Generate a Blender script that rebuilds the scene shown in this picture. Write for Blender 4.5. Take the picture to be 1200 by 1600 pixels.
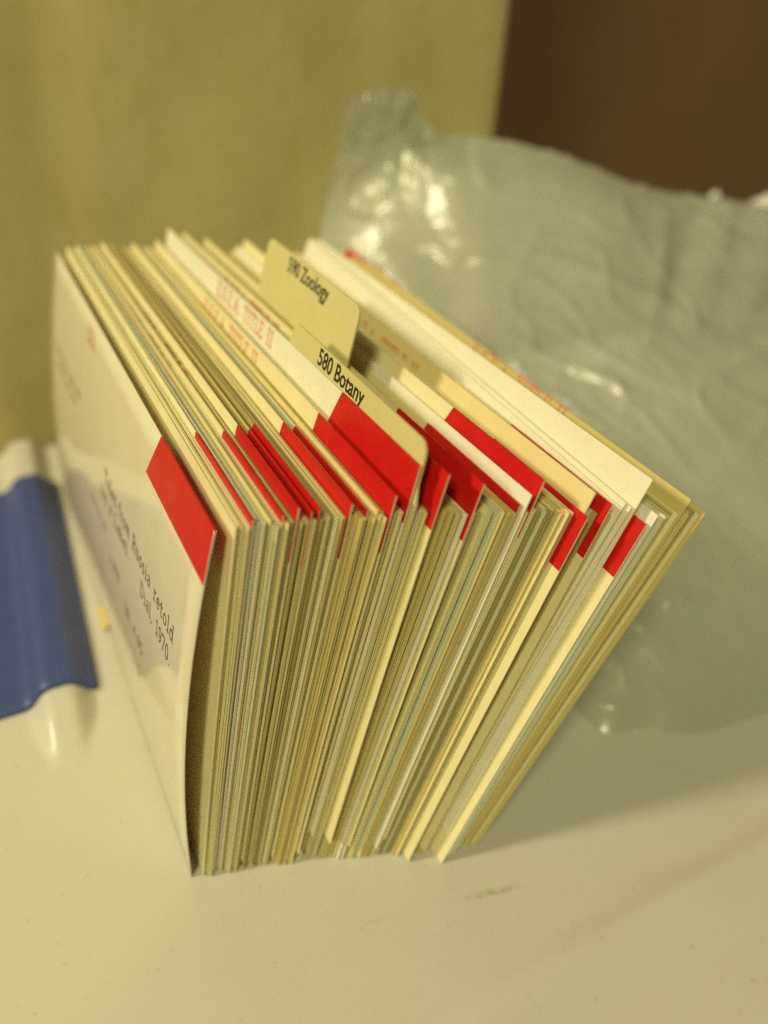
import bpy, bmesh, math, random
from mathutils import Vector, Matrix, noise as mn

for o in list(bpy.data.objects):
    bpy.data.objects.remove(o)
sc = bpy.context.scene
COL = sc.collection
U = 0.01                       # everything below is measured in centimetres
R = math.radians

# ------------------------------------------------------------------ camera
cd = bpy.data.cameras.new('camera'); cam = bpy.data.objects.new('camera', cd); COL.objects.link(cam)
yaw, pitch, roll = R(29.544), R(35.600), R(3.030)
fw = Vector((math.sin(yaw) * math.cos(pitch), math.cos(yaw) * math.cos(pitch), -math.sin(pitch)))
rt = Vector((math.cos(yaw), -math.sin(yaw), 0)); up = rt.cross(fw)
rt2 = rt * math.cos(roll) + up * math.sin(roll); up2 = up * math.cos(roll) - rt * math.sin(roll)
m = Matrix((rt2, up2, -fw)).transposed().to_4x4()
m.translation = Vector((-0.891, -7.918, 13.505)) * U
cam.matrix_world = m
cd.sensor_fit = 'VERTICAL'; cd.sensor_height = 36; cd.sensor_width = 27
cd.lens = 1207 / 1600 * 36
cd.clip_start = 0.005; cd.clip_end = 20
cd.dof.use_dof = True; cd.dof.focus_distance = 0.119; cd.dof.aperture_fstop = 8.0
sc.camera = cam

# ------------------------------------------------------------------ light
w = bpy.data.worlds.new('World'); sc.world = w; w.use_nodes = True
bg = w.node_tree.nodes['Background']
bg.inputs[0].default_value = (1.0, 0.97, 0.54, 1); bg.inputs[1].default_value = 0.10

def area(name, loc, target, power, size, color):
    l = bpy.data.lights.new(name, 'AREA'); l.shape = 'DISK'; l.size = size * U; l.energy = power; l.color = color
    o = bpy.data.objects.new(name, l); COL.objects.link(o)
    o.location = Vector(loc) * U
    o.rotation_euler = (Vector(target) - Vector(loc)).to_track_quat('-Z', 'Y').to_euler()
    return o
area('table_lamp_light', (-66, 17, 62), (4, 2, 3), 6.3, 11, (1.0, 0.87, 0.55))
area('front_left_fill', (-67, -64, 110), (8, 12, 3), 15.0, 30, (1.0, 0.95, 0.52))  # added soft fill from the front left, stands for no known lamp

sc.view_settings.view_transform = 'Standard'; sc.view_settings.look = 'None'
sc.view_settings.exposure = -0.38; sc.view_settings.gamma = 1.0
sc.view_settings.use_curve_mapping = False
sc.cycles.use_denoising = False
sc.cycles.max_bounces = 8; sc.cycles.transparent_max_bounces = 16

# ------------------------------------------------------------------ materials
def nodes(name):
    mt = bpy.data.materials.new(name); mt.use_nodes = True
    nt = mt.node_tree
    return mt, nt, nt.nodes['Principled BSDF'], nt.nodes.new, nt.links.new

def mixc(nt, a, b, fac, mode='MIX'):
    n = nt.nodes.new('ShaderNodeMix'); n.data_type = 'RGBA'; n.blend_type = mode
    for s, v in ((n.inputs[6], a), (n.inputs[7], b), (n.inputs[0], fac)):
        if hasattr(v, 'links'): nt.links.new(v, s)
        elif isinstance(v, tuple): s.default_value = v if len(v) == 4 else (*v, 1)
        else: s.default_value = v
    return n.outputs[2]

def ramp(nt, src, p0, p1, c0=(0, 0, 0, 1), c1=(1, 1, 1, 1)):
    r = nt.nodes.new('ShaderNodeValToRGB'); r.color_ramp.elements[0].position = p0; r.color_ramp.elements[1].position = p1
    r.color_ramp.elements[0].color = c0; r.color_ramp.elements[1].color = c1
    nt.links.new(src, r.inputs[0]); return r.outputs[0]

def tex(nt, scale, detail=4, vscale=(1, 1, 1), rough=.55, kind='ShaderNodeTexNoise'):
    tc = nt.nodes.new('ShaderNodeTexCoord'); mp = nt.nodes.new('ShaderNodeMapping')
    mp.inputs['Scale'].default_value = vscale
    t = nt.nodes.new(kind); t.inputs['Scale'].default_value = scale
    if kind == 'ShaderNodeTexNoise':
        t.inputs['Detail'].default_value = detail; t.inputs['Roughness'].default_value = rough
    nt.links.new(tc.outputs['Object'], mp.inputs[0]); nt.links.new(mp.outputs[0], t.inputs['Vector'])
    return t.outputs[0]

def bump(nt, b, src, dist, strength=1.0):
    n = nt.nodes.new('ShaderNodeBump'); n.inputs['Distance'].default_value = dist; n.inputs['Strength'].default_value = strength
    nt.links.new(src, n.inputs['Height']); nt.links.new(n.outputs[0], b.inputs['Normal'])

def mul2(nt, a, k):
    n = nt.nodes.new('ShaderNodeMath'); n.operation = 'MULTIPLY'; nt.links.new(a, n.inputs[0]); n.inputs[1].default_value = k
    return n.outputs[0]

def paper(name, col, var=.10, rough=.62, coat=0.0, coat_r=.1):
    mt, nt, b, new, link = nodes(name)
    oi = nt.nodes.new('ShaderNodeObjectInfo')
    dark = tuple(c * k for c, k in zip(col, (1 - var, 1 - var * 1.1, 1 - var * 2.0)))
    c1 = mixc(nt, col, dark, oi.outputs['Random'])
    blot = ramp(nt, tex(nt, 160, 5), .45, .75)
    f = nt.nodes.new('ShaderNodeMath'); f.operation = 'MULTIPLY'; f.inputs[1].default_value = .35; link(blot, f.inputs[0])
    c2 = mixc(nt, c1, tuple(c * k for c, k in zip(col, (.86, .82, .66))), f.outputs[0])
    c2 = mixc(nt, c2, tuple(c * k for c, k in zip(col, (.62, .55, .42))), mul2(nt, ramp(nt, tex(nt, 1300, 4, (1, 1, 1), .65), .52, .78), .22))
    link(c2, b.inputs['Base Color'])
    b.inputs['Roughness'].default_value = rough
    b.inputs['Specular IOR Level'].default_value = .35
    if coat:
        b.inputs['Coat Weight'].default_value = coat; b.inputs['Coat Roughness'].default_value = coat_r
        b.inputs['Coat IOR'].default_value = 1.5
    bump(nt, b, tex(nt, 2500, 3), .00004, .5)
    return mt

M = {}
M['cream'] = paper('cream_paper', (.86, .77, .48), .16)
M['buff'] = paper('buff_paper', (.70, .58, .27), .18)
M['pale_green'] = paper('pale_green_paper', (.72, .74, .58), .16)
M['white'] = paper('white_paper', (.86, .82, .70), .05)
M['yellow'] = paper('yellow_paper', (.82, .69, .36), .06)
M['tan'] = paper('tan_paper', (.50, .42, .205), .22)
M['front'] = paper('glossy_front_paper', (.88, .82, .66), .0, .5, 1.0, .07)
M['manila'] = paper('manila_board', (.66, .585, .29), .06)

_nt = M['front'].node_tree; _b = _nt.nodes['Principled BSDF']   # thin stock lets some light through
_tl = _nt.nodes.new('ShaderNodeBsdfTranslucent'); _tl.inputs[0].default_value = (.85, .76, .52, 1)
_mx = _nt.nodes.new('ShaderNodeMixShader'); _mx.inputs[0].default_value = .14
_nt.links.new(_b.outputs[0], _mx.inputs[1]); _nt.links.new(_tl.outputs[0], _mx.inputs[2]); _nt.links.new(_mx.outputs[0], _nt.nodes['Material Output'].inputs[0])

def plain(name, col, rough=.5, spec=.4):
    mt, nt, b, new, link = nodes(name)
    v = tex(nt, 300, 4)
    link(mixc(nt, col, tuple(c * .9 for c in col), ramp(nt, v, .4, .7)), b.inputs['Base Color'])
    b.inputs['Roughness'].default_value = rough; b.inputs['Specular IOR Level'].default_value = spec
    bump(nt, b, tex(nt, 1800, 2), .00003, .4)
    return mt
M['red'] = plain('red_tape', (.60, .010, .010), .40, .45)
_nt = M['red'].node_tree; _b = _nt.nodes['Principled BSDF']; _src = _b.inputs['Base Color'].links[0].from_socket
_sc = mul2(_nt, ramp(_nt, tex(_nt, 900, 6, (1, .5, 1.6), .75), .60, .74), .35)
_nt.links.new(mixc(_nt, _src, (.70, .20, .15), _sc), _b.inputs['Base Color'])
_nt.links.new(ramp(_nt, tex(_nt, 90, 4), .3, .7, (.30, .30, .30, 1), (.52, .52, .52, 1)), _b.inputs['Roughness'])
M['black_ink'] = plain('black_ink', (.018, .016, .014), .6)
M['grey_ink'] = plain('grey_ink', (.07, .065, .06), .7)
M['red_ink'] = plain('red_ink', (.68, .20, .12), .7)
M['blue'] = plain('blue_plastic', (.054, .078, .26), .38, .5)
M['scrap'] = plain('yellow_scrap', (.75, .55, .12), .6)
M['tissue'] = plain('white_tissue', (.85, .84, .80), .8)

# lid plastic with a few rubbed brown stains
mt, nt, b, new, link = nodes('white_lid_plastic'); M['lid'] = mt
tc = new('ShaderNodeTexCoord'); sep = new('ShaderNodeSeparateXYZ'); link(tc.outputs['Object'], sep.inputs[0])
def blob(cx, cy, ang, sx, sy):
    mp = new('ShaderNodeMapping'); mp.vector_type = 'TEXTURE'
    mp.inputs['Location'].default_value = (cx * U, cy * U, 0); mp.inputs['Rotation'].default_value = (0, 0, R(ang))
    mp.inputs['Scale'].default_value = (sx * U, sy * U, 1)
    link(tc.outputs['Object'], mp.inputs[0])
    ln = new('ShaderNodeVectorMath'); ln.operation = 'LENGTH'; link(mp.outputs[0], ln.inputs[0])
    return ramp(nt, ln.outputs[1], 0.0, 1.0, (1, 1, 1, 1), (0, 0, 0, 1))
def mul(a, bb):
    n = new('ShaderNodeMath'); n.operation = 'MULTIPLY'
    for i, v in enumerate((a, bb)):
        if hasattr(v, 'links'): link(v, n.inputs[i])
        else: n.inputs[i].default_value = v
    return n.outputs[0]
grain = ramp(nt, tex(nt, 900, 6, (1, 1, 1), .7), .40, .62)
colr = mixc(nt, (.61, .585, .53), (.57, .54, .475), ramp(nt, tex(nt, 28, 5), .35, .75))
colr = mixc(nt, colr, (.42, .27, .12), mul(mul(blob(4.75, -2.66, -14, .75, .10), grain), .9))
colr = mixc(nt, colr, (.45, .32, .16), mul(mul(blob(2.55, -2.15, -10, .35, .05), grain), .45))
colr = mixc(nt, colr, (.55, .38, .20), mul(blob(7.6, -3.75, -10, 1.5, .32), .22))
colr = mixc(nt, colr, (.55, .40, .22), mul(blob(5.6, -4.15, -8, .9, .2), .18))
speck = ramp(nt, tex(nt, 520, 2), .68, .74)
colr = mixc(nt, colr, (.35, .26, .14), mul(speck, .25))
link(colr, b.inputs['Base Color'])
b.inputs['Roughness'].default_value = .30; b.inputs['Specular IOR Level'].default_value = .45
bump(nt, b, tex(nt, 700, 4), .00006, .5)

# kraft paper
mt, nt, b, new, link = nodes('kraft_paper'); M['kraft'] = mt
c = mixc(nt, (.68, .585, .28), (.62, .53, .245), ramp(nt, tex(nt, 9, 6, (1, 1, .5)), .35, .7))
c = mixc(nt, c, (.60, .50, .19), ramp(nt, tex(nt, 150, 5, (1, 1, .4)), .45, .85))
link(c, b.inputs['Base Color']); b.inputs['Roughness'].default_value = .75
bump(nt, b, tex(nt, 60, 5), .0012, .35)

# dark brown wall
mt, nt, b, new, link = nodes('brown_wall_paint'); M['wall'] = mt
link(mixc(nt, (.46, .275, .15), (.40, .235, .125), ramp(nt, tex(nt, 12, 5), .35, .7)), b.inputs['Base Color'])
b.inputs['Roughness'].default_value = .8

# cloudy thin plastic
mt, nt, b, new, link = nodes('cloudy_plastic_film'); M['film'] = mt
nt.nodes.remove(b)
out = nt.nodes['Material Output']
tr = new('ShaderNodeBsdfTransparent'); tr.inputs[0].default_value = (.93, .95, .92, 1)
tl = new('ShaderNodeBsdfTranslucent'); tl.inputs[0].default_value = (.88, .90, .82, 1)
df = new('ShaderNodeBsdfDiffuse'); df.inputs[0].default_value = (.82, .85, .77, 1)
gl = new('ShaderNodeBsdfGlossy'); gl.inputs['Roughness'].default_value = .27; gl.inputs['Color'].default_value = (1, 1, 1, 1)
m1 = new('ShaderNodeMixShader'); m1.inputs[0].default_value = .52; link(tl.outputs[0], m1.inputs[1]); link(df.outputs[0], m1.inputs[2])
m2 = new('ShaderNodeMixShader')
cloud = ramp(nt, tex(nt, 30, 5), .3, .75, (.22, .22, .22, 1), (.48, .48, .48, 1))
ztc = new('ShaderNodeTexCoord'); zs3 = new('ShaderNodeSeparateXYZ'); link(ztc.outputs['Object'], zs3.inputs[0])
thin = new('ShaderNodeMapRange'); thin.inputs[1].default_value = .004; thin.inputs[2].default_value = .048; thin.inputs[3].default_value = .48; thin.inputs[4].default_value = 0.0
link(zs3.outputs[2], thin.inputs[0])          # a single layer near the hem, doubled and cloudier above
ad = new('ShaderNodeMath'); ad.operation = 'ADD'; link(cloud, ad.inputs[0]); link(thin.outputs[0], ad.inputs[1])
link(ad.outputs[0], m2.inputs[0]); link(m1.outputs[0], m2.inputs[1]); link(tr.outputs[0], m2.inputs[2])
m3 = new('ShaderNodeMixShader')
fr = new('ShaderNodeLayerWeight')
pw = new('ShaderNodeMath'); pw.operation = 'POWER'; pw.inputs[1].default_value = 4.0; link(fr.outputs['Facing'], pw.inputs[0])
fm = new('ShaderNodeMath'); fm.operation = 'MULTIPLY_ADD'; fm.inputs[1].default_value = .45; fm.inputs[2].default_value = .05
link(pw.outputs[0], fm.inputs[0]); link(fm.outputs[0], m3.inputs[0]); link(m2.outputs[0], m3.inputs[1]); link(gl.outputs[0], m3.inputs[2])
link(m3.outputs[0], out.inputs[0])
bn = new('ShaderNodeBump'); bn.inputs['Distance'].default_value = .006; bn.inputs['Strength'].default_value = .5
cr = tex(nt, 55, 6, (1, 1, 1), .6); rd = ramp(nt, cr, .44, .56)
def ridge_n(scale, pw_):
    t0 = tex(nt, scale, 3, (1, 1, 1), .5); a0 = new('ShaderNodeMath'); a0.operation = 'SUBTRACT'; a0.inputs[1].default_value = .5; link(t0, a0.inputs[0])
    a1 = new('ShaderNodeMath'); a1.operation = 'ABSOLUTE'; link(a0.outputs[0], a1.inputs[0])
    a2 = new('ShaderNodeMath'); a2.operation = 'POWER'; a2.inputs[1].default_value = pw_; link(a1.outputs[0], a2.inputs[0]); return a2.outputs[0]
hs = new('ShaderNodeMath'); hs.operation = 'ADD'; link(ridge_n(14, .8), hs.inputs[0]); link(mul2(nt, ridge_n(40, .8), .4), hs.inputs[1])
link(hs.outputs[0], bn.inputs['Height'])
for s in (gl, df, fr): link(bn.outputs[0], s.inputs['Normal'])

# ------------------------------------------------------------------ helpers
def mesh(name, verts, faces, mat, smooth=False):
    me = bpy.data.meshes.new(name); me.from_pydata([tuple(c * U for c in v) for v in verts], [], faces)
    me.materials.append(mat); me.update()
    if smooth:
        for p in me.polygons: p.use_smooth = True
    return me
def obj(name, me, parent=None):
    o = bpy.data.objects.new(name, me); COL.objects.link(o); o.parent = parent
    return o
def tag(o, label, cat, group=None):
    o['label'] = label; o['category'] = cat
    if group: o['group'] = group
    return o
def lin(a, b, n): return [a + (b - a) * i / (n - 1) for i in range(n)]
def sstep(a, b, x):
    t = max(0., min(1., (x - a) / (b - a))); return t * t * (3 - 2 * t)
def interp(x, xs, ys):
    if x <= xs[0]: return ys[0]
    for i in range(1, len(xs)):
        if x <= xs[i]:
            t = (x - xs[i - 1]) / (xs[i] - xs[i - 1]); return ys[i - 1] + t * (ys[i] - ys[i - 1])
    return ys[-1]
def grid_faces(nr, nc, off=0, flip=False):
    f = []
    for i in range(nr - 1):
        for j in range(nc - 1):
            a = off + i * nc + j; q = (a, a + 1, a + nc + 1, a + nc)
            f.append(q[::-1] if flip else q)
    return f

# ------------------------------------------------------------------ background
def box_verts(x0, x1, y0, y1, z0, z1):
    v = [(x, y, z) for z in (z0, z1) for y in (y0, y1) for x in (x0, x1)]
    f = [(0, 2, 3, 1), (4, 5, 7, 6), (0, 1, 5, 4), (2, 6, 7, 3), (0, 4, 6, 2), (1, 3, 7, 5)]
    return v, f
v, f = box_verts(-160, 260, -120, 76, -22.6, -22)
o = obj('floor', mesh('floor', v, f, M['wall'])); o['kind'] = 'structure'
v, f = box_verts(-160, 260, 70, 74, -22, 160)
o = obj('wall_back', mesh('wall_back', v, f, M['wall'])); o['kind'] = 'structure'

# kraft bag: front, side and back as one rounded-corner paper shell with creases
def kraft():
    xr, xl, y0, y1, z0, z1 = 19.2, -24., 20., 34., -22., 62.
    ring = [(xl, y0 + 14), (xl, y0 + 7), (xl, y0 + .4)] + [(xl + .1, y0 + .1)]
    n = 60
    ring += [(xl + .5 + (xr - xl - .8) * i / n, y0) for i in range(n + 1)]
    ring += [(xr - .08, y0 + .05), (xr, y0 + .25), (xr, y0 + 4), (xr - 1.2, y0 + 7), (xr, y0 + 10), (xr, y1), (xl, y1)]
    zs = lin(z0, z1, 70); nc = len(ring)
    V = []
    for z in zs:
        for (x, y) in ring:
            d = 0
            if abs(y - y0) < .5 and x < xr - .4:
                d += .35 * mn.noise(Vector((x * .10, z * .07, 3.1)))
                d += .10 * mn.noise(Vector((x * .35, z * .22, 9.1)))
                k = x - (2.2 + .12 * (z - 8)) ; d += .22 * math.exp(-(k / .7) ** 2) * (1 if z > 2 else .6)
                k = x - (-1.0 - .05 * z); d -= .18 * math.exp(-(k / .5) ** 2)
                k = x - (12.5 + .04 * z); d += .07 * math.exp(-(k / .4) ** 2)
                d *= sstep(0, 2, xr - x)
            V.append((x + (.05 * mn.noise(Vector((z * .1, 1, 1))) if x > xr - .5 else 0), y + d, z))
    F = grid_faces(len(zs), nc)
    F += [(i * nc + nc - 1, i * nc, (i + 1) * nc, (i + 1) * nc + nc - 1) for i in range(len(zs) - 1)]
    return mesh('kraft_paper_bag', V, F, M['kraft'], True)
tag(obj('kraft_paper_bag', kraft()), 'tall creased brown kraft paper bag standing behind the cards', 'paper bag')

# ------------------------------------------------------------------ storage box with lid and latch
box = bpy.data.objects.new('storage_box', None); COL.objects.link(box)
tag(box, 'white plastic storage box lid with a blue latch, under the cards', 'storage box')
RX, RW, RH = -1.12, .50, .42          # moulded ridge under the latch
def ridge(x, y):
    env = sstep(3.2, 4.8, y)
    wd = RW * (.62 + .38 * env)
    xc = RX + .055 * (y - 9)
    return RH * env * math.exp(-((x - xc) / wd) ** 4)
def lid_z(x, y):
    z = ridge(x, y)
    z += .012 * mn.noise(Vector((x * .15, y * .15, 0)))
    # shallow embossed line across the near part of the lid
    yc = -4.15 - .02 * (x - 6)
    z += .11 * math.exp(-((y - yc) / .26) ** 2) * sstep(2.5, 6, x)
    z -= .10 * sstep(-4.4, -5.2, y) * sstep(1.5, 6, x)
    e = 0
    e += max(0, (y - 16.2)) ** 2 * 1.2
    e += max(0, (-5.0 - x)) ** 2 * 1.2
    return z - e
xs = lin(-5.8, -2.4, 14)[:-1] + lin(-2.4, .6, 61)[:-1] + lin(.6, 12, 70)[:-1] + lin(12, 44, 40)
ys = lin(-22, -6, 14)[:-1] + lin(-6, -3, 31)[:-1] + lin(-3, 3, 25)[:-1] + lin(3, 5, 25)[:-1] + lin(5, 16, 34)[:-1] + lin(16, 16.95, 14)
V = [(x, y, lid_z(x, y)) for y in ys for x in xs]
F = grid_faces(len(ys), len(xs))
nx, ny = len(xs), len(ys)
loop = [j for j in range(nx)] + [i * nx + nx - 1 for i in range(1, ny)] + [(ny - 1) * nx + j for j in range(nx - 2, -1, -1)] + [i * nx for i in range(ny - 2, 0, -1)]
base = len(V); V += [(V[i][0], V[i][1], V[i][2] - 1.6) for i in loop]
n = len(loop)
F += [(loop[(k + 1) % n], loop[k], base + k, base + (k + 1) % n) for k in range(n)]
obj('lid', mesh('lid', V, F, M['lid'], True), box)
v, f = box_verts(-4.2, 43, -21, 15.6, -22, -1.2)
obj('box_body', mesh('box_body', v, f, M['lid']), box)

def latch():
    # cross-section follows the lid ridge, swept along y; real thickness
    ya, yb = 5.15, 13.9
    prof = lin(-6.2, -2.2, 9)[:-1] + lin(-2.2, -.52, 40)
    yl = [ya, ya + .05, ya + .12] + lin(ya + .4, yb - .4, 14) + [yb - .12, yb - .05, yb]
    V = []
    def top(x, y, t):
        xe = x + .058 * (y - 4.6)
        xr = x - prof[-1]
        env = 1.0
        xc = RX + .0
        z = RH * math.exp(-((x - (RX - .24)) / .52) ** 4)
        z -= .25 * sstep(-.66, -.50, x)
        z -= max(0, -5.0 - x) ** 2 * 1.3
        edge = min(y - ya, yb - y); z -= .05 * (1 - sstep(0, .12, edge))
        return (xe, y, z + t)
    for y in yl: V += [top(x, y, .17) for x in prof]
    nt_ = len(V)
    for y in yl: V += [top(x, y, .03) for x in prof]
    nr, nc = len(yl), len(prof)
    F = grid_faces(nr, nc) + grid_faces(nr, nc, nt_, True)
    lp = [j for j in range(nc)] + [i * nc + nc - 1 for i in range(1, nr)] + [(nr - 1) * nc + j for j in range(nc - 2, -1, -1)] + [i * nc for i in range(nr - 2, 0, -1)]
    F += [(lp[(k + 1) % len(lp)], lp[k], nt_ + lp[k], nt_ + lp[(k + 1) % len(lp)]) for k in range(len(lp))]
    return mesh('latch', V, F, M['blue'], True)
la = obj('latch', latch(), box); la['label'] = 'dull blue plastic latch'

# ------------------------------------------------------------------ lettering
def arc(cx, cy, rx, ry, a0, a1, n=10):
    return [(cx + rx * math.cos(R(a0 + (a1 - a0) * i / n)), cy + ry * math.sin(R(a0 + (a1 - a0) * i / n))) for i in range(n + 1)]
G = {
 'T': (.8, [[(.05, 1), (.75, 1)], [(.4, 1), (.4, 0)], [(.05, 1), (.05, .8)], [(.75, 1), (.75, .8)], [(.25, 0), (.55, 0)]]),
 'I': (.45, [[(.22, 0), (.22, 1)], [(.06, 0), (.38, 0)], [(.06, 1), (.38, 1)]]),
 'L': (.7, [[(.18, 1), (.18, 0)], [(.04, 1), (.32, 1)], [(.04, 0), (.62, 0), (.62, .25)]]),
 'E': (.75, [[(.16, 0), (.16, 1)], [(.04, 1), (.66, 1), (.66, .8)], [(.16, .52), (.48, .52)], [(.04, 0), (.68, 0), (.68, .22)]]),
 'S': (.7, [arc(.35, .75, .27, .25, 30, 270), arc(.35, .25, .27, .25, 90, -150), [(.6, 1), (.6, .78)], [(.08, 0), (.08, .24)]]),
 'A': (.8, [[(.1, 0), (.4, 1), (.7, 0)], [(.22, .36), (.58, .36)], [(.0, 0), (.22, 0)], [(.58, 0), (.8, 0)]]),
 'R': (.8, [[(.16, 0), (.16, 1)], [(.04, 0), (.3, 0)], [(.04, 1), (.42, 1)], arc(.42, .76, .24, .24, 90, -90), [(.42, .52), (.16, .52)], [(.42, .52), (.66, 0), (.78, 0)]]),
 'D': (.8, [[(.16, 0), (.16, 1)], [(.04, 0), (.36, 0)], [(.04, 1), (.36, 1)], arc(.36, .5, .34, .5, 90, -90)]),
 'B': (.75, [[(.16, 0), (.16, 1)], [(.04, 0), (.4, 0)], [(.04, 1), (.38, 1)], arc(.38, .76, .22, .24, 90, -90), [(.38, .52), (.16, .52)], arc(.4, .26, .26, .26, 90, -90)]),
 'a': (.62, [arc(.28, .5, .2, .16, 150, 0), [(.48, .5), (.48, .08), (.58, .02)], arc(.28, .2, .2, .18, 80, 360)]),
 'b': (.64, [[(.02, 1), (.12, 1), (.12, 0)], arc(.34, .32, .22, .32, 180, -180)]),
 'c': (.58, [arc(.31, .32, .23, .32, 40, 320)]),
 'd': (.64, [[(.40, 1), (.52, 1), (.52, 0), (.62, 0)], arc(.30, .32, .22, .32, 0, 360)]),
 'e': (.6, [[(.08, .34), (.54, .34)], arc(.31, .32, .23, .32, 5, 320)]),
 'f': (.5, [[(.2, 0), (.2, .8)], arc(.34, .8, .14, .2, 180, 40), [(.04, .62), (.4, .62)], [(.08, 0), (.34, 0)]]),
 'i': (.4, [[(.08, .62), (.2, .62), (.2, 0)], [(.06, 0), (.34, 0)], [(.2, .84), (.2, .92)]]),
 'k': (.62, [[(.02, 1), (.14, 1), (.14, 0)], [(.5, .62), (.14, .26)], [(.26, .38), (.54, 0)]]),
 'l': (.4, [[(.08, 1), (.2, 1), (.2, 0)], [(.06, 0), (.34, 0)]]),
 'm': (.86, [[(.04, .62), (.12, .62), (.12, 0)], arc(.26, .44, .14, .18, 180, 0), [(.40, .44), (.40, 0)], arc(.56, .44, .16, .18, 180, 0), [(.72, .44), (.72, 0), (.82, 0)]]),
 'n': (.66, [[(.04, .62), (.14, .62), (.14, 0)], arc(.32, .42, .18, .20, 180, 0), [(.50, .42), (.50, 0), (.6, 0)], [(.04, 0), (.24, 0)]]),
 'o': (.62, [arc(.31, .32, .24, .32, 0, 360)]),
 'r': (.52, [[(.06, .62), (.18, .62), (.18, 0)], [(.06, 0), (.34, 0)], arc(.34, .42, .16, .20, 180, 50)]),
 's': (.54, [arc(.27, .47, .18, .15, 30, 270), arc(.27, .16, .2, .16, 90, -150)]),
 't': (.5, [[(.2, .86), (.2, .14)], arc(.34, .14, .14, .14, 180, 320), [(.04, .62), (.42, .62)]]),
 'u': (.66, [[(.04, .62), (.14, .62), (.14, .2)], arc(.32, .2, .18, .2, 180, 360), [(.40, .62), (.50, .62), (.50, 0), (.6, 0)]]),
 'y': (.62, [[(.1, .62), (.32, .05)], [(.54, .62), (.24, -.25), (.08, -.25)]]),
 '0': (.62, [arc(.31, .5, .23, .5, 0, 360, 16)]),
 '1': (.5, [[(.1, .82), (.26, 1), (.26, 0)], [(.08, 0), (.44, 0)]]),
 '4': (.64, [[(.44, 0), (.44, 1), (.06, .3), (.58, .3)]]),
 '5': (.62, [[(.52, 1), (.14, 1), (.12, .56)], arc(.3, .32, .24, .32, 120, -140)]),
 '7': (.62, [[(.08, .82), (.08, 1), (.54, 1), (.24, 0)]]),
 '8': (.62, [arc(.31, .75, .2, .25, 0, 360), arc(.31, .26, .24, .26, 0, 360)]),
 '9': (.62, [arc(.31, .68, .22, .32, 0, 360), [(.53, .68), (.5, .3), (.3, 0), (.16, .02)]]),
 ',': (.34, [[(.16, .08), (.06, -.18)]]), '.': (.34, [[(.10, .04), (.20, .04)]]), '-': (.5, [[(.08, .35), (.42, .35)]]), '$': (.6, [arc(.3, .7, .2, .22, 30, 270), arc(.3, .27, .22, .21, 90, -150), [(.3, 1.05), (.3, -.08)]]),
}
def text2d(s, h, stretch=1.0, wt=.085):
    """slab letters as quads in a plane: x to the right, y up, cap height h"""
    V, F = [], []; px = 0
    for ch in s:
        if ch == ' ': px += .6; continue
        adv, lines = G[ch]
        for ln in lines:
            for (x0, y0), (x1, y1) in zip(ln, ln[1:]):
                dx, dy = x1 - x0, y1 - y0; L_ = math.hypot(dx, dy) or 1
                nx_, ny_ = -dy / L_ * wt * .5, dx / L_ * wt * .5; ex, ey = dx / L_ * wt * .3, dy / L_ * wt * .3
                k = len(V)
                V += [(px + x0 - ex + nx_, y0 - ey + ny_), (px + x0 - ex - nx_, y0 - ey - ny_), (px + x1 + ex - nx_, y1 + ey - ny_), (px + x1 + ex + nx_, y1 + ey + ny_)]
                F.append((k, k + 1, k + 2, k + 3))
        px += adv + .10
    return [(x * h * stretch, y * h) for x, y in V], F, px * h * stretch
def font2d(s, size, sx):
    cu = bpy.data.curves.new('lettering', 'FONT'); cu.body = s; cu.size = 1.0; cu.offset = .018
    ob = bpy.data.objects.new('lettering', cu); COL.objects.link(ob)
    dg = bpy.context.evaluated_depsgraph_get()
    me = bpy.data.meshes.new_from_object(ob.evaluated_get(dg))
    V = [(v.co.x * size * sx, v.co.y * size) for v in me.vertices]; F = [tuple(p.vertices) for p in me.polygons]
    bpy.data.objects.remove(ob); bpy.data.curves.remove(cu); bpy.data.meshes.remove(me)
    return V, F, max(v[0] for v in V)
def lettering(card, bow, name, t2, y0, z0, mat, width=None, gap=.004):
    """y0 = far (left) end of the line on the card, z0 = baseline height"""
    V, F, wd = t2
    k = width / wd if width else 1
    VV = [(bow(y0 - x * k, z0 + y) - gap, y0 - x * k, z0 + y) for x, y in V]
    return obj(name, mesh(name, VV, F, mat), card)

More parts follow.
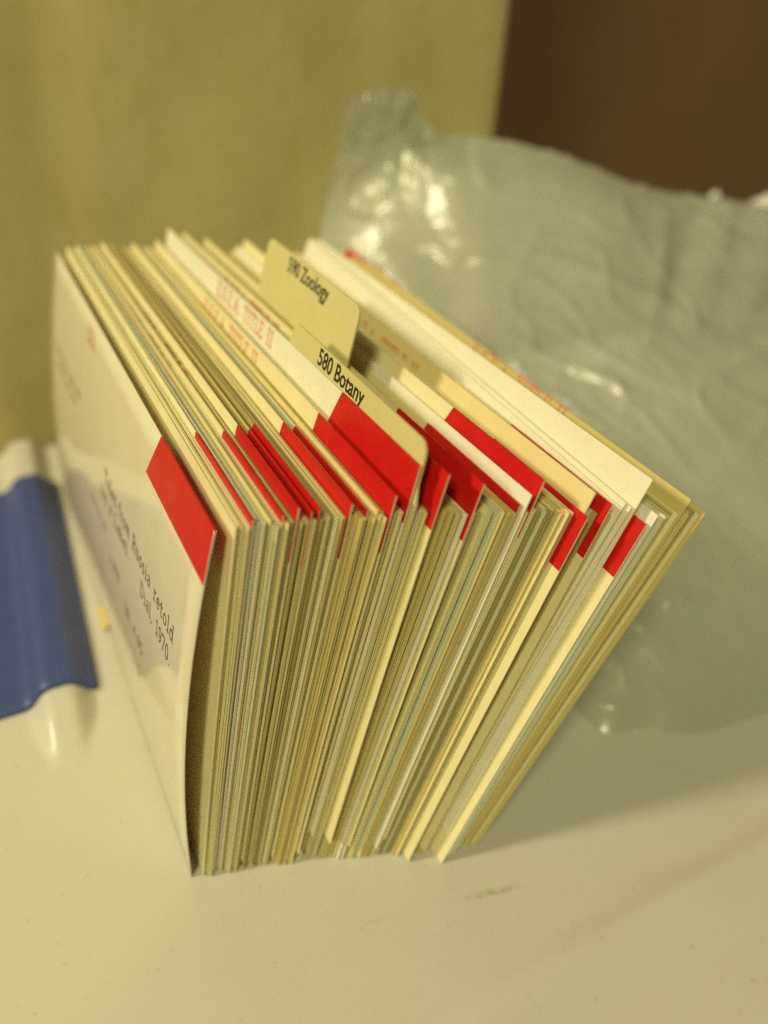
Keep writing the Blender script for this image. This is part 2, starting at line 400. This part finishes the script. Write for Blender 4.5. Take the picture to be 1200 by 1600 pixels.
# ------------------------------------------------------------------ catalog cards
L, H = 12.5, 7.5
XA = [0.0, 0.26, .88, 1.87, 3.87, 4.97]
LEAN = [8.3, 8.8, 9.8, 12.7, 19.7, 25.2]
YA = [0, -.1, -.24, -.57, -1.4, -1.77]
rnd = random.Random(11)
def bowf(b, wv=0.0, ph=0.0):
    return lambda y, z: b * 4 * (z / H) * (1 - z / H) + wv * math.sin(ph + y * .35) * (z / H)
def card_mesh(name, mat, th, bow, ny=9, nz=7, tab=None, length=L, height=H):
    V, F = [], []
    def patch(ys_, zrow):
        k = len(V); nr, nc = len(zrow), len(ys_(0))
        for s in (0, 1):
            for i, z in enumerate(zrow):
                for y in ys_(i): V.append((bow(y, z) + s * th, y, z))
        F.extend(grid_faces(nr, nc, k)); F.extend(grid_faces(nr, nc, k + nr * nc, True))
        lp = [j for j in range(nc)] + [i * nc + nc - 1 for i in range(1, nr)] + [(nr - 1) * nc + j for j in range(nc - 2, -1, -1)] + [i * nc for i in range(nr - 2, 0, -1)]
        n_ = nr * nc
        F.extend([(k + lp[(q + 1) % len(lp)], k + lp[q], k + n_ + lp[q], k + n_ + lp[(q + 1) % len(lp)]) for q in range(len(lp))])
    zr = lin(0, height, nz)
    patch(lambda i: lin(0, length, ny), zr)
    if tab:
        t0, t1, th_ = tab; rr = .22
        zt = [height + .0005, height + .3] + [height + th_ - rr + rr * math.sin(R(a)) for a in (0, 30, 60, 80, 90)]
        cut = [-.12, -.02] + [rr * (1 - math.cos(R(a))) for a in (0, 30, 60, 80, 90)]
        patch(lambda i: lin(t0 + cut[i], t1 - cut[i], 7), zt)
    return mesh(name, V, F, mat)
def tape_mesh(th, bow, ln=2.5, dn=.92, height=H, slant=.35):
    """folded red tape over the top near corner, hugging both faces"""
    g = .0028; V, F = [], []
    zs_ = lin(height - dn, height + g, 4); k = 6
    for s in (0, 1):
        for z in zs_:
            fr_ = (height - z) / dn
            y1_ = ln + slant * fr_ * (1 if s == 0 else .6)
            for y in lin(.004, y1_, k): V.append((bow(y, min(z, height)) + (-g if s == 0 else th + g), y, z))
    n_ = 4 * k
    F += grid_faces(4, k) + grid_faces(4, k, n_, True)
    lp = [j for j in range(k)] + [i * k + k - 1 for i in range(1, 4)] + [3 * k + j for j in range(k - 2, -1, -1)] + [i * k for i in range(2, 0, -1)]
    F += [(lp[(q + 1) % len(lp)], lp[q], n_ + lp[q], n_ + lp[(q + 1) % len(lp)]) for q in range(len(lp))]
    return mesh('red_tape', V, F, M['red'])

GROUP = 'catalog cards standing in the deck'
# clumps: cards stick together in small packets with gaps between them
clumps = []; x = .20
while x < 4.98:
    wd_ = rnd.uniform(.07, .30); clumps.append((x, min(x + wd_, 5.0))); x += wd_
def clump_of(X):
    for i, (a, b_) in enumerate(clumps):
        if a <= X < b_: return i
    return len(clumps) - 1
cl_dy = [rnd.uniform(-.06, .07) for _ in clumps]
def place(o, X, raise_=0.0, dy=None, lean=None, yaw=0.0, clump=True, far=None):
    ci = clump_of(X); a, b_ = clumps[ci]; c_ = .5 * (a + b_)
    Xe = c_ + (.97 if X < 1.95 else .84) * (X - c_)
    ln = interp(Xe, XA, LEAN) if lean is None else lean
    yy = interp(X, XA, YA) + (dy if dy is not None else cl_dy[ci] + rnd.gauss(0, .028))
    a_ = R(ln)
    yaw += interp(X, [0, 3.0, 4.0, 4.97], [0, 0, -1.6, -2.2])
    tilt = 0.0 if far is None else -math.atan((raise_ - far) / L)   # near end lifted more than the far end
    o.rotation_euler = (Matrix.Rotation(R(yaw), 3, 'Z') @ Matrix.Rotation(a_, 3, 'Y') @ Matrix.Rotation(tilt, 3, 'X')).to_euler()
    yy += .6 * H * math.sin(tilt)
    o.location = Vector((X + raise_ * math.sin(a_), yy, raise_ * math.cos(a_) + .012)) * U
    return o

# named cards: key -> (X, raise, dy, material)
SP = {
 'r1': (.395, 0.10, .0, 'cream'), 'r2': (.716, 0.12, .0, 'cream'), 'r3': (.876, 0.21, .0, 'cream'), 'r4': (1.004, 0.14, .0, 'buff'),
 'r5': (1.079, 0.17, .0, 'tan'), 'r6': (1.38, 0.21, .0, 'cream'), 'r7': (1.542, 0.09, .0, 'pale_green'), 'y1': (1.638, .09, .0, 'yellow'),
 'r8': (1.771, 0.33, -.05, 'cream'), 'r9': (1.955, .724, .02, 'white'), 'r10': (2.188, .669, -.12, 'cream'),
 'r11': (2.538, .51, -.10, 'cream'), 'r12': (3.02, .12, .0, 'cream'), 'w1': (3.068, .307, -.05, 'white'), 'r13': (3.163, .506, .0, 'cream'),
 'r14': (3.626, .054, -.2, 'cream'), 'y2': (3.676, .369, -.05, 'yellow'), 'r15': (3.867, .22, -.12, 'cream'),
 'b1': (3.99, .16, .0, 'white'), 'b2': (4.04, .22, .05, 'white'), 'b3': (4.085, .18, .0, 'white'), 'b4': (4.135, .636, -.10, 'white'),
 'r16': (4.19, -.0, -.28, 'cream'), 'w2': (4.30, .12, -.22, 'white'), 'w3': (4.42, .08, -.18, 'pale_green'), 'y3': (4.70, .279, -.02, 'buff'),
}
ORD = ['first', 'second', 'third', 'fourth', 'fifth', 'sixth', 'seventh', 'eighth', 'ninth']
LAB = {}
for i in range(8):
    LAB['r%d' % (i + 1)] = 'catalog card with red taped corner, %s one behind the glossy front card' % ORD[i]
LAB.update({
 'r9': 'raised white card with large red corner in front of the 580 Botany divider',
 'r10': 'raised catalog card with red corner just behind the 580 Botany divider',
 'r11': 'raised catalog card with dark red corner, second behind the 580 Botany divider',
 'r12': 'catalog card with red corner mostly hidden by the raised blank white card',
 'r13': 'raised card with bright red corner just behind the blank white card',
 'r14': 'card with red corner and red near edge just before the raised yellow card',
 'r15': 'card with red corner sticking out between raised yellow and tall white cards',
 'r16': 'card with a short red near-edge strip just behind the tall white cards',
 'y1': 'yellow card between the seventh and eighth red-cornered cards',
 'y2': 'raised yellow card in the right half of the deck', 'y3': 'buff card with red stamp near the back of the deck',
 'w1': 'raised blank white card in the middle of the right half',
 'b1': 'first of the tall white cards rising at the back', 'b2': 'second of the tall white cards rising at the back',
 'b3': 'third of the tall white cards rising at the back', 'b4': 'tallest blank cream-white card with the broad face at the back right',
 'w2': 'white card jutting towards the viewer, just behind the tallest white card', 'w3': 'pale card jutting towards the viewer, near the back end of the deck',
})
STAMP = text2d('E.S.E.A. TITLE II', .30, .62, .12)
def stamp(card, bow, far, top_, s=STAMP, width=3.2, h=.30):
    return lettering(card, bow, 'red_stamp', s, far, H - top_ - h, M['red_ink'], width)

for k, (X, rs, dy, mk) in SP.items():
    th = .019 if mk != 'yellow' else .026
    bw = bowf(-.02 + rnd.uniform(-.006, .006))
    o = tag(obj('catalog_card', card_mesh('catalog_card', M[mk], th, bw)), LAB[k], 'catalog card', GROUP)
    place(o, X, rs, dy, clump=False, far=(.52 if k[0] == 'b' else .72 * rs))
    if k[0] == 'r':
        obj('red_tape', tape_mesh(th, bw, 2.5 + rnd.uniform(-.12, .1), .92 + rnd.uniform(-.05, .05), slant=rnd.uniform(.15, .4)), o)
    if k == 'r9': stamp(o, bw, 8.45, .08)
    if k == 'r10': stamp(o, bw, 9.2, .12)
    if k == 'r8': stamp(o, bw, 8.4, .10)
    if k == 'r5': stamp(o, bw, 8.9, .1)
    if k == 'y2': stamp(o, bw, 8.2, .21)
    if k == 'y3': stamp(o, bw, 6.2, .0)

# dividers with printed tabs
def divider(X, rs, dy, tab, word, far, base, width, label):
    bw = bowf(-.02)
    o = tag(obj('divider_card', card_mesh('divider_card', M['manila'], .034, bw, tab=tab)), label, 'divider card', 'tabbed divider cards')
    place(o, X, rs, dy, clump=False)
    lettering(o, bw, 'tab_lettering', font2d(word, .40, .80), far, base, M['black_ink'], width)
    return o
divider(1.985, .14, -.02, (.12, 4.75, .89), '580 Botany', 3.62, 8.07, 1.68, 'manila divider with a tab reading 580 Botany')
divider(2.45, .0, .0, (4.0, 8.25, 1.55), '590 Zoology', 7.1, 8.71, 1.90, 'manila divider with a tab reading 590 Zoology')

# plain cards filling the deck
KINDS_ = ['cream', 'buff', 'pale_green', 'white', 'tan', 'yellow']
NICE = {'cream': 'cream', 'buff': 'buff', 'pale_green': 'pale greenish', 'white': 'off-white', 'tan': 'tan', 'yellow': 'yellow'}
var = {}
for mk in KINDS_:
    for q in range(4):
        bw = bowf(-.02 + (q - 1.5) * .006, (.0, .004, -.004, .002)[q], q)
        var[mk, q] = (card_mesh('plain_card', M[mk], (.0175, .0184, .0195, .018)[q], bw), bw)
taken = sorted([v_[0] for v_ in SP.values()] + [1.985, 2.45])
def zone(X):
    if X < .716: return 'near the front, before the second red-cornered card'
    if X < 1.38: return 'between the second and sixth red-cornered cards'
    if X < 2.03: return 'between sixth red-cornered card and 580 Botany divider'
    if X < 2.45: return 'between the 580 Botany and 590 Zoology dividers'
    if X < 3.07: return 'between 590 Zoology divider and raised blank white card'
    if X < 3.68: return 'between raised blank white card and raised yellow card'
    if X < 4.14: return 'between raised yellow card and tallest white card'
    return 'at the back end of the deck beside the plastic bag'
X = .215; i = 0
mk = 'cream'
while X < 4.975:
    near = min(abs(X - t_) for t_ in taken)
    ahead = min([t_ - X for t_ in taken if t_ > X] or [9])
    if near > .018:
        if rnd.random() < .8:
            wts = (6, 4, 2, 1, 4, 1) if X < 2.6 else (5, 3, 2, 2, 4, 1)
            if X > 4.3: wts = (2, 4, 2, 0, 6, 0)
            mk = rnd.choices(KINDS_, wts)[0]
        if X < .37: mk = 'cream'
        me, bw = var[mk, i % 4]
        o = tag(obj('catalog_card', me), 'plain %s catalog card %s' % (NICE[mk], zone(X)), 'catalog card', GROUP)
        o.scale.x = 1.06 if .5 < X < 2.0 else .96
        rs = abs(rnd.gauss(0, .02)) * (3 if rnd.random() < .10 else 1)
        place(o, X, 0 if ahead < .09 else (rs if X > .4 else .03 + .3 * rs), yaw=rnd.uniform(-.12, .12))
        if (.62 < X < .72 or .78 < X < .86) and i % 2 == 0: stamp(o, bw, rnd.uniform(7.9, 9.2), .0)
        if 2.2 < X < 2.5 and i % 3 == 0: stamp(o, bw, 8.3, .0)
        if X > 4.55 and i % 4 == 0: stamp(o, bw, rnd.uniform(5, 7), .0)
        i += 1
    X += .0206 + rnd.uniform(-.0014, .0034)

# glossy front card standing a little apart and bowed
fb = bowf(-.25)
fc = tag(obj('catalog_card', card_mesh('front_card', M['front'], .022, fb, 24, 18)), 'glossy typed front card with red corner, bowed away from the deck', 'catalog card', GROUP)
fc.data.polygons.foreach_set('use_smooth', [True] * len(fc.data.polygons))
place(fc, 0.03, .0, .0, lean=8.25, clump=False)
tp = obj('red_tape', tape_mesh(.022, fb, 2.62, .88, slant=.48), fc)
for tx, h_, far, bz, wd_, mt_ in (
    ('Tales from Russia retold', .30, 5.85, 4.86, 5.0, 'grey_ink'), ('by a Label.', .28, 6.05, 4.42, 2.4, 'grey_ink'), ('Dial, 1970.', .30, 2.85, 4.32, 1.95, 'grey_ink'),
    ('c 1970', .26, 5.35, 3.25, .85, 'grey_ink'), ('10. 4.95', .26, 4.0, 2.98, 1.35, 'grey_ink'), ('- 7', .26, 3.45, 2.15, .5, 'grey_ink'),
    ('a tale and a tale told', .16, 11.7, 5.35, 3.2, 'grey_ink'), ('islands and seas', .16, 11.4, 5.0, 2.4, 'grey_ink'), ('tales for all', .15, 7.2, 3.7, 1.5, 'grey_ink'), ('ESEA', .34, 8.15, 6.9, .75, 'red_ink')):
    lettering(fc, fb, 'typed_line' if mt_ != 'red_ink' else 'red_stamp', text2d(tx, h_, .75, .10), far, bz, M[mt_], wd_, .003)

# small curled paper scrap against the foot of the front card
V = []
for i in range(6):
    for j in range(3): V.append((-.10 + .05 * j + .06 * math.sin(i * .6), 6.9 + .16 * i, .03 + .10 * j * (1 - abs(i - 2.5) / 4)))
V += [(x_ + .012, y_, z_ + .006) for x_, y_, z_ in V]
F = grid_faces(6, 3) + grid_faces(6, 3, 18, True) + [(0, 1, 19, 18), (1, 2, 20, 19), (15, 33, 34, 16), (16, 34, 35, 17)] + [(i * 3, i * 3 + 18, i * 3 + 21, i * 3 + 3) for i in range(5)] + [(i * 3 + 2, i * 3 + 5, i * 3 + 23, i * 3 + 20) for i in range(5)]
tag(obj('paper_scrap', mesh('paper_scrap', V, F, M['scrap'])), 'tiny yellow paper scrap at the foot of the glossy front card', 'paper scrap')

# ------------------------------------------------------------------ cloudy plastic bag
C_ = [
 [(10.13, 14.9, 10.2), (10.31, 16.0, 8.4), (9.79, 16.2, 6.0), (9.5, 15.6, 4), (9.3, 14.8, 2), (9.0, 13.8, .05)],
 [(10.99, 14.76, 10.4), (11.52, 15.7, 8.5), (11.08, 15.1, 6.6), (10.6, 12.8, 4.2), (10.0, 11.2, 2), (9.4, 10, .05)],
 [(12.22, 14.7, 10.3), (12.64, 15.3, 8.5), (12.33, 12.98, 5.9), (11.4, 9.9, 4), (10.2, 7.8, 1.9), (9.3, 6.5, .05)],
 [(12.89, 14.45, 9.2), (13.49, 13.62, 7.6), (13.1, 10.48, 5.6), (11.9, 7.0, 3.8), (10.4, 4.8, 1.7), (9.2, 3.2, .05)],
 [(15.75, 14.32, 8.9), (15.93, 12.07, 7.2), (14.65, 7.74, 5.0), (13.3, 4.7, 3.6), (10.3, 1.7, 1.5), (8.78, -.47, .05)],
 [(18.24, 13.95, 8.3), (18.01, 10.62, 6.6), (15.88, 6.3, 4.6), (14.2, 3.0, 3.2), (10.9, .3, 1.3), (9.68, -1.1, .05)],
 [(20.7, 13.19, 7.4), (19.96, 9.52, 5.9), (17.21, 5.53, 4.3), (14.72, 2.28, 3.0), (11.78, -.34, 1.2), (10.75, -1.75, .05)],
 [(23.58, 12.77, 6.9), (21.92, 8.72, 5.5), (18.55, 4.74, 4.0), (15.62, 1.56, 2.8), (13.23, -.69, 1.3), (12.1, -1.98, .05)],
 [(26.49, 12.18, 6.5), (24.41, 8.04, 5.2), (20.59, 4.1, 3.9), (17.18, 1.02, 2.7), (15.01, -1.05, 1.3), (13.92, -2.24, .05)],
 [(33.0, 10.88, 5.6), (29.52, 6.93, 4.7), (24.08, 3.07, 3.7), (19.78, .17, 2.5), (17.85, -1.5, 1.2), (17.07, -2.54, .05)],
]
def cr(p0, p1, p2, p3, t):
    return .5 * ((2 * p1) + (p2 - p0) * t + (2 * p0 - 5 * p1 + 4 * p2 - p3) * t * t + (3 * p1 - p0 - 3 * p2 + p3) * t ** 3)
def spline(pts, t):
    n_ = len(pts) - 1; s = min(max(t, 0), 1) * n_; i_ = min(int(s), n_ - 1); f_ = s - i_
    g = lambda k_: Vector(pts[max(0, min(n_, k_))])
    return cr(g(i_ - 1), g(i_), g(i_ + 1), g(i_ + 2), f_)
def crease(p, a, b_, wd_, amp):
    a, b_ = Vector(a), Vector(b_); d = b_ - a; t = max(0, min(1, (p - a).dot(d) / d.length_squared))
    q = (p - (a + d * t)).length
    return amp * math.exp(-(q / wd_) ** 1.3) * math.sin(math.pi * min(1, max(0, .08 + .84 * t)))
CREASES = [((12.4, 14, 8.6), (14.2, 6.6, 4.6), .45, .22), ((13.6, 13, 7.4), (12.6, 5.2, 3.9), .3, -.16), ((14, 11.5, 6.8), (19, 6, 4.6), .5, .20),
           ((11.8, 4.4, 3.2), (14.4, 4.0, 3.8), .2, .2), ((10.4, .9, 1.6), (14.2, -.2, 1.7), .14, .16), ((10.6, -.5, .8), (13.0, -1.2, .8), .12, .14), ((12, 1.6, 2.4), (17, 1, 2.6), .4, -.2),
           ((16, 5, 4.2), (25, 7, 4.9), .5, .24), ((17.5, 9.5, 6.2), (28, 8.5, 5.2), .6, -.24), ((13.8, 2.2, 2.9), (13.6, -1, .8), .18, .16), ((20, 4, 4), (16, -.6, 1.4), .45, .2), ((21, 12, 7), (16, 7, 4.9), .5, .2)]
def bag():
    NU, NV = 190, 130
    front = []
    for i in range(NV):
        tv = i / (NV - 1)
        rowpts = [spline(c, tv) for c in C_]
        for j in range(NU): front.append(spline(rowpts, j / (NU - 1)))
    V = []
    for i in range(NV):
        for j in range(NU):
            p = front[i * NU + j]
            a = front[i * NU + min(j + 1, NU - 1)] - front[i * NU + max(j - 1, 0)]
            b_ = front[min(i + 1, NV - 1) * NU + j] - front[max(i - 1, 0) * NU + j]
            n_ = a.cross(b_)
            n_ = -n_.normalized() if n_.length > 1e-9 else Vector((0, -1, 0))
            if n_.dot(Vector((-.5, -.8, .5))) < 0: n_ = -n_
            tv, tu = i / (NV - 1), j / (NU - 1)
            d = .20 * mn.noise(p * .18 + Vector((4, 2, 7)))
            r1 = 1 - abs(mn.noise(p * .45 + Vector((1, 9, 3)))) * 2; d += .09 * max(0, r1) ** 8
            r2 = 1 - abs(mn.noise(p * 1.1 + Vector((5, 1, 8)))) * 2; d += .02 * max(0, r2) ** 8
            near = 1.3 * math.exp(-((p - Vector((13.2, 6.0, 4.3))).length / 2.6) ** 2) + .8 * math.exp(-((p - Vector((11.8, .4, 1.6))).length / 1.6) ** 2) + .9 * math.exp(-((p - Vector((11.2, 14.5, 10))).length / 2.2) ** 2)
            al = p.dot(Vector((.28, -.86, -.42))); ac = p.dot(Vector((.9, .38, -.2))); up_ = p.dot(Vector((.34, -.32, .88)))
            r3 = 1 - abs(mn.noise(Vector((ac * 1.0 + .25 * math.sin(al), al * .22, up_ * .5)) + Vector((2, 2, 2)))) * 2; d += .17 * near * max(0, r3) ** 5
            r4 = 1 - abs(mn.noise(Vector((ac * 2.1, al * .55 + ac * .4, 7.)))) * 2; d += .06 * near * max(0, r4) ** 5
            for ca, cb, cw, camp in CREASES: d += crease(p, ca, cb, cw * .5, camp * .8)
            q = p + n_ * d * sstep(0, .06, 1 - tv)
            if i < 4: q.z += .06 * mn.noise(Vector((p.x * 1.7, 3, 1))) * (1 - i / 4)
            lim = 5.05 + max(q.z, 0) * .475 + .12
            if q.y < 11.2 and q.x < lim: q.x = lim
            q.z = max(q.z, .025)
            V.append(tuple(q))
    F = grid_faces(NV, NU, 0, True)
    # back sheet from the top edge down to the lid behind, sharing the top row
    NB = 26; nf = len(V)
    for i in range(1, NB):
        t = i / (NB - 1)
        for j in range(NU):
            x_, y_, z_ = V[j]
            yb = min(y_ + 1.4, 16.1) + .0
            q = Vector((x_ + .3 * math.sin(t * 3), y_ + (16.2 - y_) * t + 1.9 * math.sin(t * math.pi), z_ * (1 - t) + .06 * t))
            q.y += .25 * mn.noise(q * .5) * math.sin(t * math.pi)
            V.append((q.x, min(q.y, 18.6), q.z))
    F += [(j, j + 1, nf + j + 1, nf + j) for j in range(NU - 1)]
    F += grid_faces(NB - 1, NU, nf)
    return mesh('plastic_bag', V, F, M['film'], True)
tag(obj('plastic_bag', bag()), 'crumpled cloudy translucent plastic bag slumped behind the deck', 'plastic bag')

# a card with red tape lying against the inside of the bag, behind the deck
bw = bowf(.0)
o = tag(obj('catalog_card', card_mesh('bag_card', M['cream'], .022, bw)), 'last card with red far top edge, blurred through the plastic bag', 'catalog card', GROUP)
a_ = R(25.4); o.rotation_euler = (0, a_, R(-2.2)); o.location = Vector((5.03 + .06 * math.sin(a_), -.35, .06 * math.cos(a_))) * U
tv_ = tape_mesh(.022, bw, 3.4, .5, slant=.0)
t_ = obj('red_tape', tv_, o); t_.location = (0, 9.05 * U, 0)

# white rounded crumples peeking over the bag
def lump(c, rx, ry, rz, seed):
    bm = bmesh.new(); bmesh.ops.create_icosphere(bm, subdivisions=4, radius=1)
    for v_ in bm.verts:
        k = 1 + .16 * mn.noise(v_.co * 1.8 + Vector((seed, 0, 0))) + .06 * mn.noise(v_.co * 5 + Vector((0, seed, 0)))
        v_.co = Vector((c[0] + v_.co.x * rx * k, c[1] + v_.co.y * ry * k, c[2] + v_.co.z * rz * k)) * U
    me = bpy.data.meshes.new('tissue_wad'); bm.to_mesh(me); bm.free(); me.materials.append(M['tissue'])
    for p in me.polygons: p.use_smooth = True
    return me
tag(obj('tissue_wad', lump((26.6, 14.6, 3.25), .8, .8, 3.2, 2)), 'narrow white lump peeking over the bag edge, left of two', 'tissue wad', 'white lumps behind the bag')
tag(obj('tissue_wad', lump((29.3, 14.4, 3.1), 1.0, .9, 3.05, 7)), 'wider white lump behind the bag at the right frame edge', 'tissue wad', 'white lumps behind the bag')
